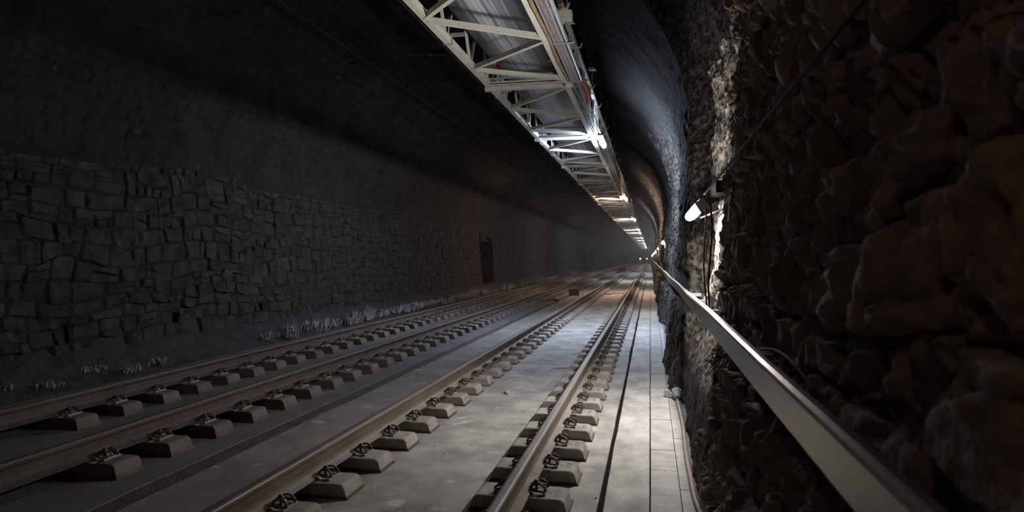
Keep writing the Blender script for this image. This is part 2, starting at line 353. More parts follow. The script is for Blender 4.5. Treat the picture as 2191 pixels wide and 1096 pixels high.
# far end of the tunnel
mb = MB(); mb.box(-9, 1.5, LEN - 0.1, LEN, -0.3, 7); tag(mb.build('wall_back', M['vault']), kind='structure')
mb = MB(); mb.box(-9, 1.5, -9.2, -9.05, -0.3, 7); tag(mb.build('wall_front', M['vault']), kind='structure')

# recesses: weep slots and refuge niches
for y0, y1, z0, z1 in holes:
    mb = MB(); xo = XC - A + 0.2 - (0.0 if z1 - z0 < 1 else .06)
    if z1 - z0 < 1:
        x0, x1 = xo - 0.45, xo + 0.02
        mb.add([(x0, y0, z0), (x0, y1, z0), (x0, y1, z1), (x0, y0, z1), (x1, y0, z0), (x1, y1, z0), (x1, y1, z1), (x1, y0, z1)],
               [(0, 1, 2, 3), (0, 4, 5, 1), (1, 5, 6, 2), (2, 6, 7, 3), (3, 7, 4, 0)])
        mb.build('weep_slot', M['black'], WL)
    else:
        prof = [(y0, z0)] + [((y0 + y1) / 2 - (y1 - y0) / 2 * math.cos(t), z1 - 0.78 + 0.60 * math.sin(t)) for t in np.linspace(0, math.pi, 11)] + [(y1, z0)]
        x0, x1 = xo - 1.3, xo + 0.03; n = len(prof)
        mb.add([(x0, a, b) for a, b in prof] + [(x1, a, b) for a, b in prof], [tuple(range(n))] + [(k, k + n, (k + 1) % n + n, (k + 1) % n) for k in range(n)])
        mb.build('refuge_niche', M['black'], WL)
        mb = MB()   # wall filling around the arch head
        pa = prof[1:-1]
        vs = []; fs = []
        for k, (a, b) in enumerate(pa): vs += [(xo - 0.01, a, b), (xo - 0.03, a, z1 + 0.02)]
        for k in range(len(pa) - 1): fs.append((2 * k, 2 * k + 2, 2 * k + 3, 2 * k + 1))
        mb.add(vs, fs); mb.build('arch_spandrel', M['mortar_left'], WL)

# ------------------------------------------------------------------ masonry
def stone(side, y0, y1, s0, s1, n, depth, rough, seed, base=-0.03, jit=0.04, m=None, warp=0.0):
    m = m or n; rr = random.Random(seed)
    cw = lambda q: np.sign(q) * np.abs(q) ** 0.62
    u = cw(np.linspace(-1, 1, n)); v = cw(np.linspace(-1, 1, m)); U, V = np.meshgrid(u, v, indexing='ij')
    e = 0.09 if n > 12 else 0.05                                            # rounded outline
    Uo = U * (1 - e * V ** 4 * 0.8); Vo = V * (1 - e * U ** 4 * 0.8)
    j = lambda: rr.uniform(-jit, jit)
    c = [(y0 + j(), s0 + j()), (y1 + j(), s0 + j()), (y1 + j(), s1 + j()), (y0 + j(), s1 + j())]
    a, b = (Uo + 1) / 2, (Vo + 1) / 2
    Yp = (c[0][0] * (1 - a) + c[1][0] * a) * (1 - b) + (c[3][0] * (1 - a) + c[2][0] * a) * b
    Sp = (c[0][1] * (1 - a) + c[1][1] * a) * (1 - b) + (c[3][1] * (1 - a) + c[2][1] * a) * b
    if warp:
        wy = warp * fbm(Yp * 1.3, Sp * 1.6, 7.7, o=3, s=61); ws = warp * fbm(Yp * 1.1, Sp * 1.9, 2.2, o=3, s=67) * np.minimum(1, Sp / .3)
        Yp = Yp + wy; Sp = Sp + ws
    k = 12 if n > 5 else 8
    prof = (1 - np.abs(U) ** k) * (1 - np.abs(V) ** k)
    tilt = rr.uniform(-.25, .25) * U + rr.uniform(-.25, .25) * V
    H = base + (depth - base) * prof ** (0.6 if n > 5 else 0.5) * (1 + 0.5 * tilt)
    if rough: H = H + prof * rough * fbm(Yp * 7, Sp * 7, seed * 1.7, o=4, s=2)
    if side > 0:
        H = H + prof * (0.034 * fbm(Yp * 24, Sp * 24, 1.1, o=3, s=4) - 0.05 * np.clip(1 - 3.0 * np.abs(fbm(Yp * 6, Sp * 8, 4.4, o=3, s=8)), 0, 1) ** 2)
        lim = 0.055 - 0.045 * sst(0.95, 1.08, Sp) * (1 - sst(1.36, 1.5, Sp)); H = np.where(H > lim, lim + 0.15 * (H - lim), H)
    return wall_pt(side, np.maximum(Sp, 0.0), Yp, H)
def split(a, b, c, d, rr):
    if d - c > 0.23 and rr.random() < 0.30:
        m = c + (d - c) * rr.uniform(.38, .62); q = rr.random()
        if q < .5 and b - a > .36:
            n = a + (b - a) * rr.uniform(.35, .65); yield a, n, c, m; yield n, b, c, m; yield a, b, m, d
        else: yield a, b, c, m; yield a, b, m, d
    else: yield a, b, c, d
def courses(y0, y1, s0, s1, h0, h1, l0, l1, rr):
    s = s0
    while s < s1 - 0.06:
        h = min(rr.uniform(h0, h1), s1 - s); y = y0 + rr.uniform(-l0, 0)
        while y < y1:
            l = rr.uniform(l0, l1)
            yield from split(y, y + l, s, s + h, rr)
            y += l
        s += h
def clip_holes(c):
    y0, y1, a, b = c
    for h in holes:
        if h[0] < y1 and h[1] > y0 and h[2] < b and h[3] > a:
            if h[3] - h[2] > 1 and a > h[3] - 0.45: continue
            if y0 < h[0] - 0.06: y1 = h[0]
            elif y1 > h[1] + 0.06: y0 = h[1]
            else: return None
    return (y0, y1, a, b) if y1 - y0 > 0.07 else None
g = -0.006
rr = random.Random(3)
cells = [clip_holes(c) for c in courses(5.6, 62, 0.26, 3.15, 0.18, 0.36, 0.20, 0.62, rr)]
cells = [c for c in cells if c]
cells.sort(key=lambda c: c[0])
near = [c for c in cells if c[0] > 6.0 and c[0] < 60][:300]
ns = set(near)
for i, c in enumerate(near):
    mb = MB(); mb.grid(stone(-1, c[0] + g, c[1] - g, c[2] + g, c[3] - g, 8, R.uniform(0.012, 0.048), 0.06, i, base=-0.012, jit=0.022, m=7, warp=0.2))
    mb.build('stone', M['stone_left'], WL)
mb = MB()
for i, c in enumerate(cells):
    if c in ns: continue
    n = 8 if c[0] < 26 else (5 if c[0] < 40 else 4)
    mb.grid(stone(-1, c[0] + g, c[1] - g, c[2] + g, c[3] - g, n, R.uniform(0.012, 0.048), 0.04, i, base=-0.012, jit=0.022, warp=0.2))
rr = random.Random(5)
for i, c in enumerate(courses(62, LEN - 2, 0.3, 3.15, 0.3, 0.45, 0.6, 1.2, rr)):
    c = clip_holes(c)
    if c: mb.grid(stone(-1, c[0] + g, c[1] - g, c[2] + g, c[3] - g, 3, R.uniform(0.02, 0.08), 0, i, jit=0.02))
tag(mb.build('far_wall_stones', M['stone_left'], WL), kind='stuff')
mb = MB(); rr = random.Random(6)
for i, c in enumerate(courses(3.5, 60, 3.15, SMAX + 0.0, 0.16, 0.24, 0.28, 0.55, rr)):
    mb.grid(stone(-1, c[0] + g, c[1] - g, c[2] + g, c[3] - g, 4 if c[0] < 25 else 3, R.uniform(0.014, 0.034), 0, i, base=-0.006, jit=0.010, m=3, warp=0.08))
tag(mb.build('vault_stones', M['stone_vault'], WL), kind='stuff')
# near right masonry: big rubble stones
rr = random.Random(11); cells = []
for c in courses(0.25, 5.15, 0.05, 4.1, 0.13, 0.34, 0.18, 0.55, rr):
    if c[1] > 5.2: c = (c[0], 5.2, c[2], c[3])
    if c[1] - c[0] > 0.12 and c[0] > 0.1: cells.append(c)
for i, c in enumerate(cells):
    mb = MB(); g2 = R.uniform(0.0, 0.012)
    dpt = R.uniform(0.0, 0.045) + (0.01 if c[2] < 0.5 else 0)
    mb.grid(stone(1, c[0] + g2, c[1] - g2, c[2] + g2, c[3] - g2, 25, dpt, 0.07, 500 + i, base=-0.06, jit=0.045, warp=0.12), flip=True)
    mb.build('stone', M['stone_near'], WR, smooth=True)

# ------------------------------------------------------------------ floor
FL = MB(); FL.box(-8.3, 0.9, -9, LEN, -0.25, -0.05)
FL = tag(FL.build('floor', M['dirt']), kind='structure')
ysl = list(np.concatenate([np.arange(-9, 40, 0.25), np.arange(40, LEN, 2)]))
def wavy_slab(name, m, x0f, x1f, ztop, zb=-0.05):
    mb = MB(); n = len(ysl); vs = []
    for y in ysl:
        a, b = x0f(y), x1f(y); vs += [(a, y, zb), (a, y, ztop - 0.006), (a + 0.006, y, ztop), (b - 0.006, y, ztop), (b, y, ztop - 0.006), (b, y, zb)]
    fs = [(i * 6 + k, i * 6 + k + 1, (i + 1) * 6 + k + 1, (i + 1) * 6 + k)[::-1] for i in range(n - 1) for k in range(5)]
    mb.add(vs, fs); return mb.build(name, m, FL)
nz = lambda y, f, a, s: a * float(fbm(y * f, 0.5, o=3, s=s))
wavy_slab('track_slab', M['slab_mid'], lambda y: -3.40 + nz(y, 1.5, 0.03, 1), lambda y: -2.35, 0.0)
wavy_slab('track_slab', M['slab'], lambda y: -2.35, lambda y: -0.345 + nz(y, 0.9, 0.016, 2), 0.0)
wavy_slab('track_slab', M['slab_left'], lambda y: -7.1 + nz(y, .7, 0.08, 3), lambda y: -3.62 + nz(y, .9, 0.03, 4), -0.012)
wavy_slab('walkway_slab', M['walk'], lambda y: -0.308 + nz(y, 0.9, 0.010, 6), lambda y: -0.006, 0.004)
wavy_slab('wall_footing', M['slab'], lambda y: 0.300, lambda y: 0.75, 0.002)
wavy_slab('joint_filler', M['joint'], lambda y: -0.40, lambda y: -0.25, -0.022)
wavy_slab('drain_strip', M['dirt'], lambda y: -3.70, lambda y: -3.30, -0.022)
k = 0; y = 2.6
while y < 90:
    l = 0.563; mb = MB(); dz = R.uniform(-0.002, 0.003); dx = R.uniform(-0.001, 0.002)
    mb.box(0.003 + dx, 0.203 + dx, y + 0.004, y + l - 0.004, -0.045, 0.004 + dz); mb.build('cover_slab', M['cover'], FL); y += l
y = 2.9
while y < 60:
    mb = MB(); mb.box(0.210, 0.294, y + 0.004, y + 0.70 - 0.004, -0.045, 0.003 + R.uniform(-0.003, 0.002)); mb.build('edge_slab', M['cover'], FL); y += 0.70
mb = MB(); mb.box(0.003, 0.203, 90.2, LEN - 1, -0.045, 0.003); mb.box(0.21, 0.294, 60.2, LEN - 1, -0.045, 0.003); mb.build('far_cover_strip', M['cover'], FL)

# verge at the foot of the left wall
mb = MB(); ys = yspace([(2, 30, 0.12), (30, 80, 0.4), (80, LEN, 2)]); xs = np.linspace(0, 1, 12)
Y, T = np.meshgrid(ys, xs, indexing='ij'); X = -7.02 - 1.1 * T
Z = -0.04 + 0.42 * sst(0.0, 0.9, T) ** 1.2 + 0.05 * fbm(Y * 2.5, T * 5, o=4, s=12) * sst(0, .2, T)
mb.grid(np.stack([X, Y, Z], -1)); vg = mb.build('verge', M['verge'], FL, smooth=True); tag(vg, kind='stuff')
# dry weeds growing on the verge
def weeds():
    mb = MB(); rr = random.Random(21)
    cl = []
    y = 5.0
    while y < 70:
        dens = float(vn(y * 0.6, 4.1, s=50))
        if (dens > -0.35 and (y > 10.5 or rr.random() < .45)) or y > 22: cl.append((y, rr.uniform(0.5, 1.0) * (1 + max(dens, 0))))
        y += rr.uniform(0.12, 0.4) * (1 if y < 24 else 1.6)
    for y, a in cl:
        nb = int(14 + 26 * a) if y < 30 else 9
        t = rr.uniform(0.12, 0.42); x0 = -7.05 - 1.0 * t; z0 = 0.02 + 0.36 * t ** 1.3
        for k in range(nb):
            h = rr.uniform(0.07, 0.21) * a * (0.45 if y < 10.5 else 1) * (1.1 if rr.random() < .2 else 0.8); dx, dy = rr.gauss(0, .06), rr.gauss(0, .09); lx, ly = rr.gauss(0, .04), rr.gauss(0, .05)
            w_ = rr.uniform(0.005, 0.012); bx, by = x0 + dx, y + dy; an = rr.uniform(0, 3.14); c_, s_ = math.cos(an) * w_, math.sin(an) * w_
            mb.add([(bx - c_, by - s_, z0 - .03), (bx + c_, by + s_, z0 - .03), (bx + lx * .5 + c_, by + ly * .5 + s_, z0 + h * .6), (bx + lx * .5 - c_, by + ly * .5 - s_, z0 + h * .6), (bx + lx, by + ly, z0 + h)],
                   [(0, 1, 2, 3), (3, 2, 4)])
    return mb
wd = weeds().build('weeds', M['weed']); tag(wd, 'pale dry weeds and tufts along the foot of the dark stone wall', 'weeds', kind='stuff')

# small chips and debris on the slabs
mb = MB(); rr = random.Random(31)
for k in range(330):
    x = rr.choice([rr.uniform(-3.3, -2.7), rr.uniform(-2.0, -1.3), rr.uniform(-0.5, 0.25), rr.uniform(-3.62, -3.4), rr.uniform(-4.0, -3.4)]); y = 3.5 + 22 * rr.random() ** 1.6; r = rr.uniform(0.003, 0.011)
    z = -0.012 if x < -3.6 else (-0.02 if x < -3.4 else 0.003)
    vs = [(x + r * rr.uniform(.6, 1.4) * math.cos(a), y + r * rr.uniform(.6, 1.4) * math.sin(a), z) for a in (0, 1.6, 3.1, 4.7)] + [(x, y, z + r * .9)]
    mb.add(vs, [(0, 1, 4), (1, 2, 4), (2, 3, 4), (3, 0, 4)])
tag(mb.build('stone_chips', M['rubble']), 'tiny stone chips scattered over the concrete slabs', 'debris', kind='stuff')

# ------------------------------------------------------------------ rails
RX = [-0.84, -2.35, -4.235, -5.73]; ZB = 0.112
prof = [(-.075, 0), (.075, 0), (.075, .011), (.045, .018), (.018, .032), (.0085, .052), (.0085, .112), (.016, .126), (.034, .134), (.036, .140), (.036, .158), (.031, .168), (.018, .172),
        (-.018, .172), (-.031, .168), (-.036, .158), (-.036, .140), (-.034, .134), (-.016, .126), (-.0085, .112), (-.0085, .052), (-.018, .032), (-.045, .018), (-.075, .011)]
def mi_rail(k):  # face k runs from point k to k+1
    if k in (10, 11, 12, 13, 14): return 0
    if k in (4, 5, 6, 7, 8, 9, 15, 16, 17, 18, 19, 20): return 1
    return 2
mb = MB(); n = len(prof); ysr = [-3 + 4.0 * i for i in range(int((LEN) // 4))]
vs = [(x, y, z) for y in ysr for x, z in prof]; mb.v = [tuple(map(float, p)) for p in vs]
for r_ in range(len(ysr) - 1):
    for k in range(n):
        a = r_ * n + k; b = r_ * n + (k + 1) % n; mb.f.append((a, b, b + n, a + n)); mb.m.append(mi_rail(k))
mb.f.append(tuple(range(n))[::-1]); mb.m.append(1)
rail_me = mb.mesh('rail', [M['rail_head'], M['rail_web'], M['rail_foot']])
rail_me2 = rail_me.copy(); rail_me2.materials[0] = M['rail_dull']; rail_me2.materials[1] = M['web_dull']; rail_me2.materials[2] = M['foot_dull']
rl = ['rightmost steel rail, beside the walkway, with brown web and worn grey head',
      'second steel rail from the right wall, left rail of the nearer track',
      'third steel rail from the right wall, right rail of the farther track',
      'steel rail closest to the dark stone wall, fourth from the walkway']
for x, lb in zip(RX, rl):
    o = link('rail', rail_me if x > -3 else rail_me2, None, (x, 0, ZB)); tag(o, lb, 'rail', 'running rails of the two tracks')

# ------------------------------------------------------------------ concrete rail blocks with clips
def block_mesh():
    mb = MB(); pr = [(-.318, .014), (.318, .014), (.310, .050)]
    for t in np.linspace(0, math.pi / 2, 5): pr.append((.262 + .045 * math.cos(t), .060 + .040 * math.sin(t)))
    pr += [(-x, z) for x, z in pr[::-1][:-2]]
    rings = [(-.132, 1.0, 0), (-.124, .985, 0.0), (-.118, .97, 0), (.118, .97, 0), (.124, .985, 0), (.132, 1.0, 0)]
    n = len(pr); vs = []
    hs = [(-.134, .90), (-.126, .975), (-.116, 1.0), (.116, 1.0), (.126, .975), (.134, .90)]
    for y, k in hs: vs += [(x * (0.985 + 0.015 * k), y, .014 + (z - .014) * k) for x, z in pr]
    fs = [(r * n + k, r * n + (k + 1) % n, (r + 1) * n + (k + 1) % n, (r + 1) * n + k) for r in range(5) for k in range(n)]
    fs += [tuple(range(n))[::-1], tuple(5 * n + k for k in range(n))]
    mb.add(vs, fs); return mb
def boot_mb(mb=None, mi=0):
    mb = mb or MB(); mb.box(-.332, .332, -.146, .146, -0.01, .007, mi); mb.box(-.325, .325, -.140, .140, .007, .018, mi); return mb
def clip_mb(sg, mb=None, mi=0, n=8):
    hh = 0.046 if sg > 0 else 0.026
    mb = mb or MB(); X = lambda x: sg * x
    z0 = .118
    for sy in (-1, 1):
        pts = []
        for t in np.linspace(-0.15, 1.12, 12):
            a = math.pi * (1 - t)
            pts.append((X(.118 + .052 * math.cos(a)), sy * (.036 + .018 * t), z0 + .004 + hh * math.sin(max(0, min(math.pi, math.pi * t)))))
        pts = [(X(.07), sy * .012, z0 + .030), (X(.062), sy * .026, z0 + .022)] + pts[2:] + [(X(.150), sy * .074, z0 + .006), (X(.112), sy * .080, z0 + .012), (X(.082), sy * .070, z0 + .022)]
        mb.tube(pts, .0075, n, mi)
    mb.tube([(X(.07), -.014, z0 + .030), (X(.085), -.012, z0 + .034), (X(.118), -.012, z0 + .036)], .0075, n, mi)
    mb.tube([(X(.07), .014, z0 + .030), (X(.085), .012, z0 + .034), (X(.118), .012, z0 + .036)], .0075, n, mi)
    mb.tube([(X(.100), 0, z0 - .02), (X(.100), 0, z0 + .048)], .010, 8, mi)
    mb.tube([(X(.100), 0, z0 + .040), (X(.100), 0, z0 + .047)], .024, 12, mi)
    mb.tube([(X(.100), 0, z0 + .047), (X(.100), 0, z0 + .060)], .015, 6, mi)
    return mb
def plate_mb(sg, mb=None, mi=0):
    mb = mb or MB(); X = lambda x: sg * x
    pr = [(.077, .099), (.165, .099), (.172, .104), (.168, .118), (.160, .120), (.150, .110), (.100, .110), (.086, .122), (.077, .124)]
    pr = [(X(a), b) for a, b in pr]; pr = pr if sg > 0 else pr[::-1]
    mb.prism(pr, -.085, .085, mi)
    mb.box(min(X(.079), X(.125)), max(X(.079), X(.125)), -.150, -.085, .099, .106, mi)
    return mb
def pad_mb(mb=None, mi=0):
    mb = mb or MB(); mb.box(-.076, .076, -.09, .09, .095, .112, mi); return mb
bm_, boot_, cr_, cl_, pr_, pl_, pad_ = (block_mesh().mesh('sleeper_block', M['block']), boot_mb().mesh('rubber_boot', M['boot']), clip_mb(1).mesh('rail_clip', M['clip'], True), clip_mb(-1).mesh('rail_clip', M['clip'], True),
                      plate_mb(1).mesh('guide_plate', M['plate']), plate_mb(-1).mesh('guide_plate', M['plate']), pad_mb().mesh('rail_pad', M['boot']))
mb = block_mesh(); boot_mb(mb, 1); pad_mb(mb, 1); clip_mb(1, mb, 2, 5); clip_mb(-1, mb, 2, 5); plate_mb(1, mb, 3); plate_mb(-1, mb, 3)
far_me = mb.mesh('sleeper_block', [M['block'], M['boot'], M['clip'], M['plate']])
mbs = MB(); vv = None
NEARN = [40, 38, 34, 28]; TOT = [82, 78, 73, 66]
# print on the crowns of the blocks nearest the camera
def stencil(txt, size):
    fc = bpy.data.curves.new('block_marking', 'FONT'); fc.body = txt; fc.size = size; fc.align_x = 'CENTER'; fc.align_y = 'CENTER'; fc.extrude = 0.0006; fc.resolution_u = 2
    fc.materials.append(M['bolt']); return fc
def stencil_mesh(txt, size):
    fc = stencil(txt, size); o = bpy.data.objects.new('tmp', fc); COL.objects.link(o); bpy.context.view_layer.update()
    me = bpy.data.meshes.new_from_object(o.evaluated_get(bpy.context.evaluated_depsgraph_get())); bpy.data.objects.remove(o); bpy.data.curves.remove(fc)
    me.name = 'block_marking'; return me
bm2_ = bm_.copy(); bm2_.materials[0] = M['block_dark']; far2 = far_me.copy(); far2.materials[0] = M['block_dark']
st1, st2 = stencil_mesh('7212.0', 0.050), stencil_mesh('15.1', 0.040)
names = ['rightmost rail', 'second rail from the right wall', 'third rail from the right wall', 'rail closest to the stone wall']
ANCH = [4.42, 4.60, 4.55, 4.75]; V0 = [4.2, 3.4, 4.5, 6.6]
for ri, x in enumerate(RX):
    y0 = 4.47 if ri < 2 else 4.55
    # first block in view on each rail
    first = {0: -1, 1: -1, 2: 0, 3: 2}[ri]
    for j in range(TOT[ri]):
        yb = y0 + 0.6 * (first + j)
        lab = 'concrete block under the %s, %s counting from the camera' % (names[ri], ordinal(j + 1))
        grp = 'concrete rail blocks under the ' + names[ri]
        if j < NEARN[ri]:
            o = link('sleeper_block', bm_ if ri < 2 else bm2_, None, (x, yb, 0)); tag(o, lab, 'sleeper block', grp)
            for nm, me in (('rubber_boot', boot_), ('rail_pad', pad_), ('rail_clip', cr_), ('rail_clip', cl_), ('guide_plate', pr_), ('guide_plate', pl_)): link(nm, me, o)
            if ri == 0 and j < 9:
                for fc, dx in ((st1, 0.245), (st2, 0.195)):
                    t = link('block_marking', fc, o, (dx, 0.0, 0.1005)); t.rotation_euler = (0, 0, math.pi / 2)
        else:
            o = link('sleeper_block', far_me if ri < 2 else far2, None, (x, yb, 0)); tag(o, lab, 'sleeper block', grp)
# the rows go on into the distance
mb = MB()
for ri, x in enumerate(RX):
    first = {0: -1, 1: -1, 2: 0, 3: 2}[ri]; y = (4.47 if ri < 2 else 4.55) + 0.6 * (first + TOT[ri])
    while y < LEN - 3:
        mb.box(x - .31, x + .31, y - .13, y + .13, 0, .10); y += 0.6
tag(mb.build('far_sleeper_blocks', M['block']), 'rows of concrete rail blocks running on into the distance under all four rails', 'sleeper blocks', kind='stuff')

# ------------------------------------------------------------------ handrail on the right wall
HR = thing('handrail', 'flat aluminium handrail fixed along the rough right-hand wall', 'handrail')
path = [(.3, .402, 1.212), (2.6, .398, 1.210), (5.0, .392, 1.222), (7.6, .372, 1.230), (10.4, .395, 1.218), (13.4, .365, 1.224), (17, .40, 1.20), (21, .36, 1.23), (26, .39, 1.21), (32, .35, 1.22), (40, .39, 1.21), (50, .36, 1.22), (62, .38, 1.21), (76, .36, 1.22), (92, .38, 1.21), (110, .37, 1.22)]
for a, b in zip(path, path[1:]):
    mb = MB(); hp = [(-.006, -.060), (-.010, -.054), (-.010, .048), (-.004, .058), (.012, .063), (.030, .063), (.040, .056), (.040, -.060)]
    vs = []; n = len(hp)
    for (y, x, z), e in ((a, -0.012), (b, 0.004)): vs += [(x + p, y + e, z + q) for p, q in hp]
    mb.add(vs, [(k, (k + 1) % n, (k + 1) % n + n, k + n) for k in range(n)] + [tuple(range(n))[::-1], tuple(range(n, 2 * n))])
    mb.build('rail_section', M['alu'], HR)
for a, b in zip(path[:9], path[1:10]):
    for t in (0.25, 0.75):
        y = a[0] + (b[0] - a[0]) * t; x = a[1] + (b[1] - a[1]) * t; z = a[2] + (b[2] - a[2]) * t
        mb = MB(); mb.box(x + .036, x + .22, y - .02, y + .02, z - .03, z + .01); mb.box(x + .036, x + .046, y - .03, y + .03, z - .06, z + .05)
        mb.build('wall_bracket', M['galv'], HR)
# thin cable arching out from behind the handrail
mb = MB(); mb.tube([(.462, 2.05 + t * 1.0, 1.262 + .045 * math.sin(math.pi * t)) for t in np.linspace(0, 1, 16)], .006, 6)
tag(mb.build('cable', M['cable_red'], None, True), 'thin reddish cable bulging over the top of the handrail', 'cable')

# ------------------------------------------------------------------ lamps
def lamp_parts(t, col, k, wall=True, L=1.25):
    """batten luminaire along Y; the origin is its middle"""
    h = MB(); pr = [(-.045, .0), (.045, .0), (.046, .012), (.042, .040), (.030, .052), (-.030, .052), (-.042, .040), (-.046, .012)]
    h.prism(pr, -L / 2, L / 2); h.box(-.052, .052, -L / 2 - .012, -L / 2 + .02, -.03, .06); h.box(-.052, .052, L / 2 - .02, L / 2 + .012, -.03, .06)
    h.build('housing', M['grey_plastic'], t)
    d = MB(); pts = [(-.046, -.001)] + [(.046 * math.cos(a), -.035 + .046 * math.sin(a)) for a in np.linspace(-math.pi, 0, 11)] + [(.046, -.001)]
    d.prism(pts, -L / 2 + .02, L / 2 - .02); d.build('diffuser', emis('lamp_glow', col, k), t, smooth=False)
    b = MB()
    for y in (-.38, .38):
        if wall: b.box(-.03, .03, y - .015, y + .015, .060, .20)
        else: b.box(-.20, .05, y - .015, y + .015, .064, .074)
    b.build('bracket', M['cable_dark'] if wall else M['galv'], t)
for i, (y, col, k) in enumerate(WALL):
    if y < 0: lb = 'lamp on the near right wall behind the camera'
    else: lb = 'batten lamp on the right wall, %s from the nearest%s' % (ordinal(i), ', brightest, above hanging cords' if i == 1 else '')
    t = thing('wall_lamp', lb, 'lamp', (.445 if i < 2 else .40, y, 2.115), 'wall lamps along the right wall'); lamp_parts(t, col, k); t.rotation_euler = (0, math.radians(58), 0)
for i, (y, col, k) in enumerate(CONV):
    cn = {BROWN: 'warm', COLD: 'cold white', WARM: 'pinkish', NEUT: 'white'}[col]
    t = thing('conveyor_lamp', ('%s lamp under the conveyor edge, %s counting from the nearest' % (cn, ordinal(i))) if i else 'dim warm lamp under the conveyor above the camera', 'lamp', (-1.075, y, 4.33), 'lamps along the conveyor'); lamp_parts(t, col, k, False, 1.4)
# timber block and shelf cable beside the first wall lamp
mb = MB(); mb.box(.53, .74, 5.85, 6.35, 2.19, 2.29); tag(mb.build('mounting_block', M['timber']), 'dark block on the wall above and beside the first wall lamp', 'block')
mb = MB(); mb.tube([(.60, 5.2, 2.02), (.585, 5.8, 2.05), (.56, 6.5, 2.06), (.52, 7.4, 2.07)], .009, 6)
tag(mb.build('conduit', M['cable_dark'], None, True), 'dark conduit running along the wall just under the first wall lamp', 'conduit')
# wire along the wall above the lamps
mb = MB(); pts = [(.395, y, 2.13 + .0 * y) for y in (.4, 1.5, 3, 4.5, 5.8)] + [(.40, 6.1, 2.14)]
pts = [(.43 + .004 * i, y, z + .055) for i, (x, y, z) in enumerate(pts)]
mb.tube(pts, .0065, 8); tag(mb.build('suspension_wire', M['cable_dark'], None, True), 'taut wire rising from the first wall lamp to the top of the photo', 'wire')
mb = MB(); mb.tube([(.44, 6.1, 2.18), (.44, 8.0, 2.20), (.42, 12, 2.14), (.41, 20, 2.16), (.41, 34, 2.16), (.41, 60, 2.16)], .005, 6)
tag(mb.build('supply_cable', M['cable_dark'], None, True), 'thin dark cable linking the wall lamps beyond the first one', 'cable')
for k, (y, lb) in enumerate(((6.30, 'reddish cord hanging from the first wall lamp, the one nearer the lamp'), (5.72, 'reddish cord hanging beside the first wall lamp, nearer the camera'))):
    mb = MB(); mb.tube([(.475 + .012 * math.sin(z * 7 + k), y - (0.28 - 0.38 * k) * max(0.0, 2.1 - z) ** 1.6 * 0.5, z) for z in np.linspace(2.10, 1.15, 22)], .008, 6)
    tag(mb.build('hanging_cord', M['cable_red'], None, True), lb, 'cord')

# ------------------------------------------------------------------ cable on the walkway with its coupling
cp = [(3.2, .33), (4.05, .325), (4.42, .321), (4.83, .297), (5.47, .293), (6.05, .295), (6.9, .3135), (7.75, .306), (8.25, .303), (8.9, .303), (9.7, .310), (10.9, .335), (11.75, .338), (12.6, .300), (13.5, .290), (15.6, .300), (17, .312), (19.8, .29), (23.6, .285), (28, .30), (35, .29)]
def smooth_path(P, k=6):
    o = []
    for i in range(len(P) - 1):
        p0, p1, p2, p3 = [np.array(P[max(0, min(len(P) - 1, i + d))], float) for d in (-1, 0, 1, 2)]
        for t in np.arange(k) / k: o.append(0.5 * ((2 * p1) + (-p0 + p2) * t + (2 * p0 - 5 * p1 + 4 * p2 - p3) * t * t + (-p0 + 3 * p1 - 3 * p2 + p3) * t ** 3))
    return o + [np.array(P[-1], float)]
CB = thing('floor_cable', 'pale pink cable with a screwed coupling lying along the foot of the right wall', 'cable')
sp = smooth_path([(x, y, .016) for y, x in cp])
mb = MB(); mb.tube([p for p in sp if p[1] <= 8.15], .019, 8); mb.build('cable_sheath', M['cable_pink'], CB, True)
mb = MB(); mb.tube([p for p in sp if p[1] >= 8.25], .015, 8); mb.build('cable_sheath', M['cable_grey'], CB, True)
mb = MB(); cx, cy, cz = .303, 8.2, .05
mb.tube([(cx, cy - .13, .04), (cx, cy - .12, .045), (cx, cy - .03, .065), (cx, cy - .03, .065), (cx, cy + .06, .065), (cx, cy + .06, .065), (cx, cy + .18, .04)], [.025, .040, .050, .063, .063, .050, .022], 14)
for k in range(10):
    a = 2 * math.pi * k / 10; mb.bar((cx + .063 * math.cos(a), cy - .03, .065 + .063 * math.sin(a)), (cx + .063 * math.cos(a), cy + .05, .065 + .063 * math.sin(a)), .014, .010)
mb.build('coupling', M['grey_plastic'], CB, False)
mb = MB(); mb.tube([(cx - .105, cy + .03, .05), (cx - .105, cy + .11, .055)], [.040, .040], 14); mb.tube([(cx - .05, cy + .06, .045), (cx - .02, cy + .05, .05)], .006, 6); mb.build('coupling_cap', M['grey_plastic'], CB)

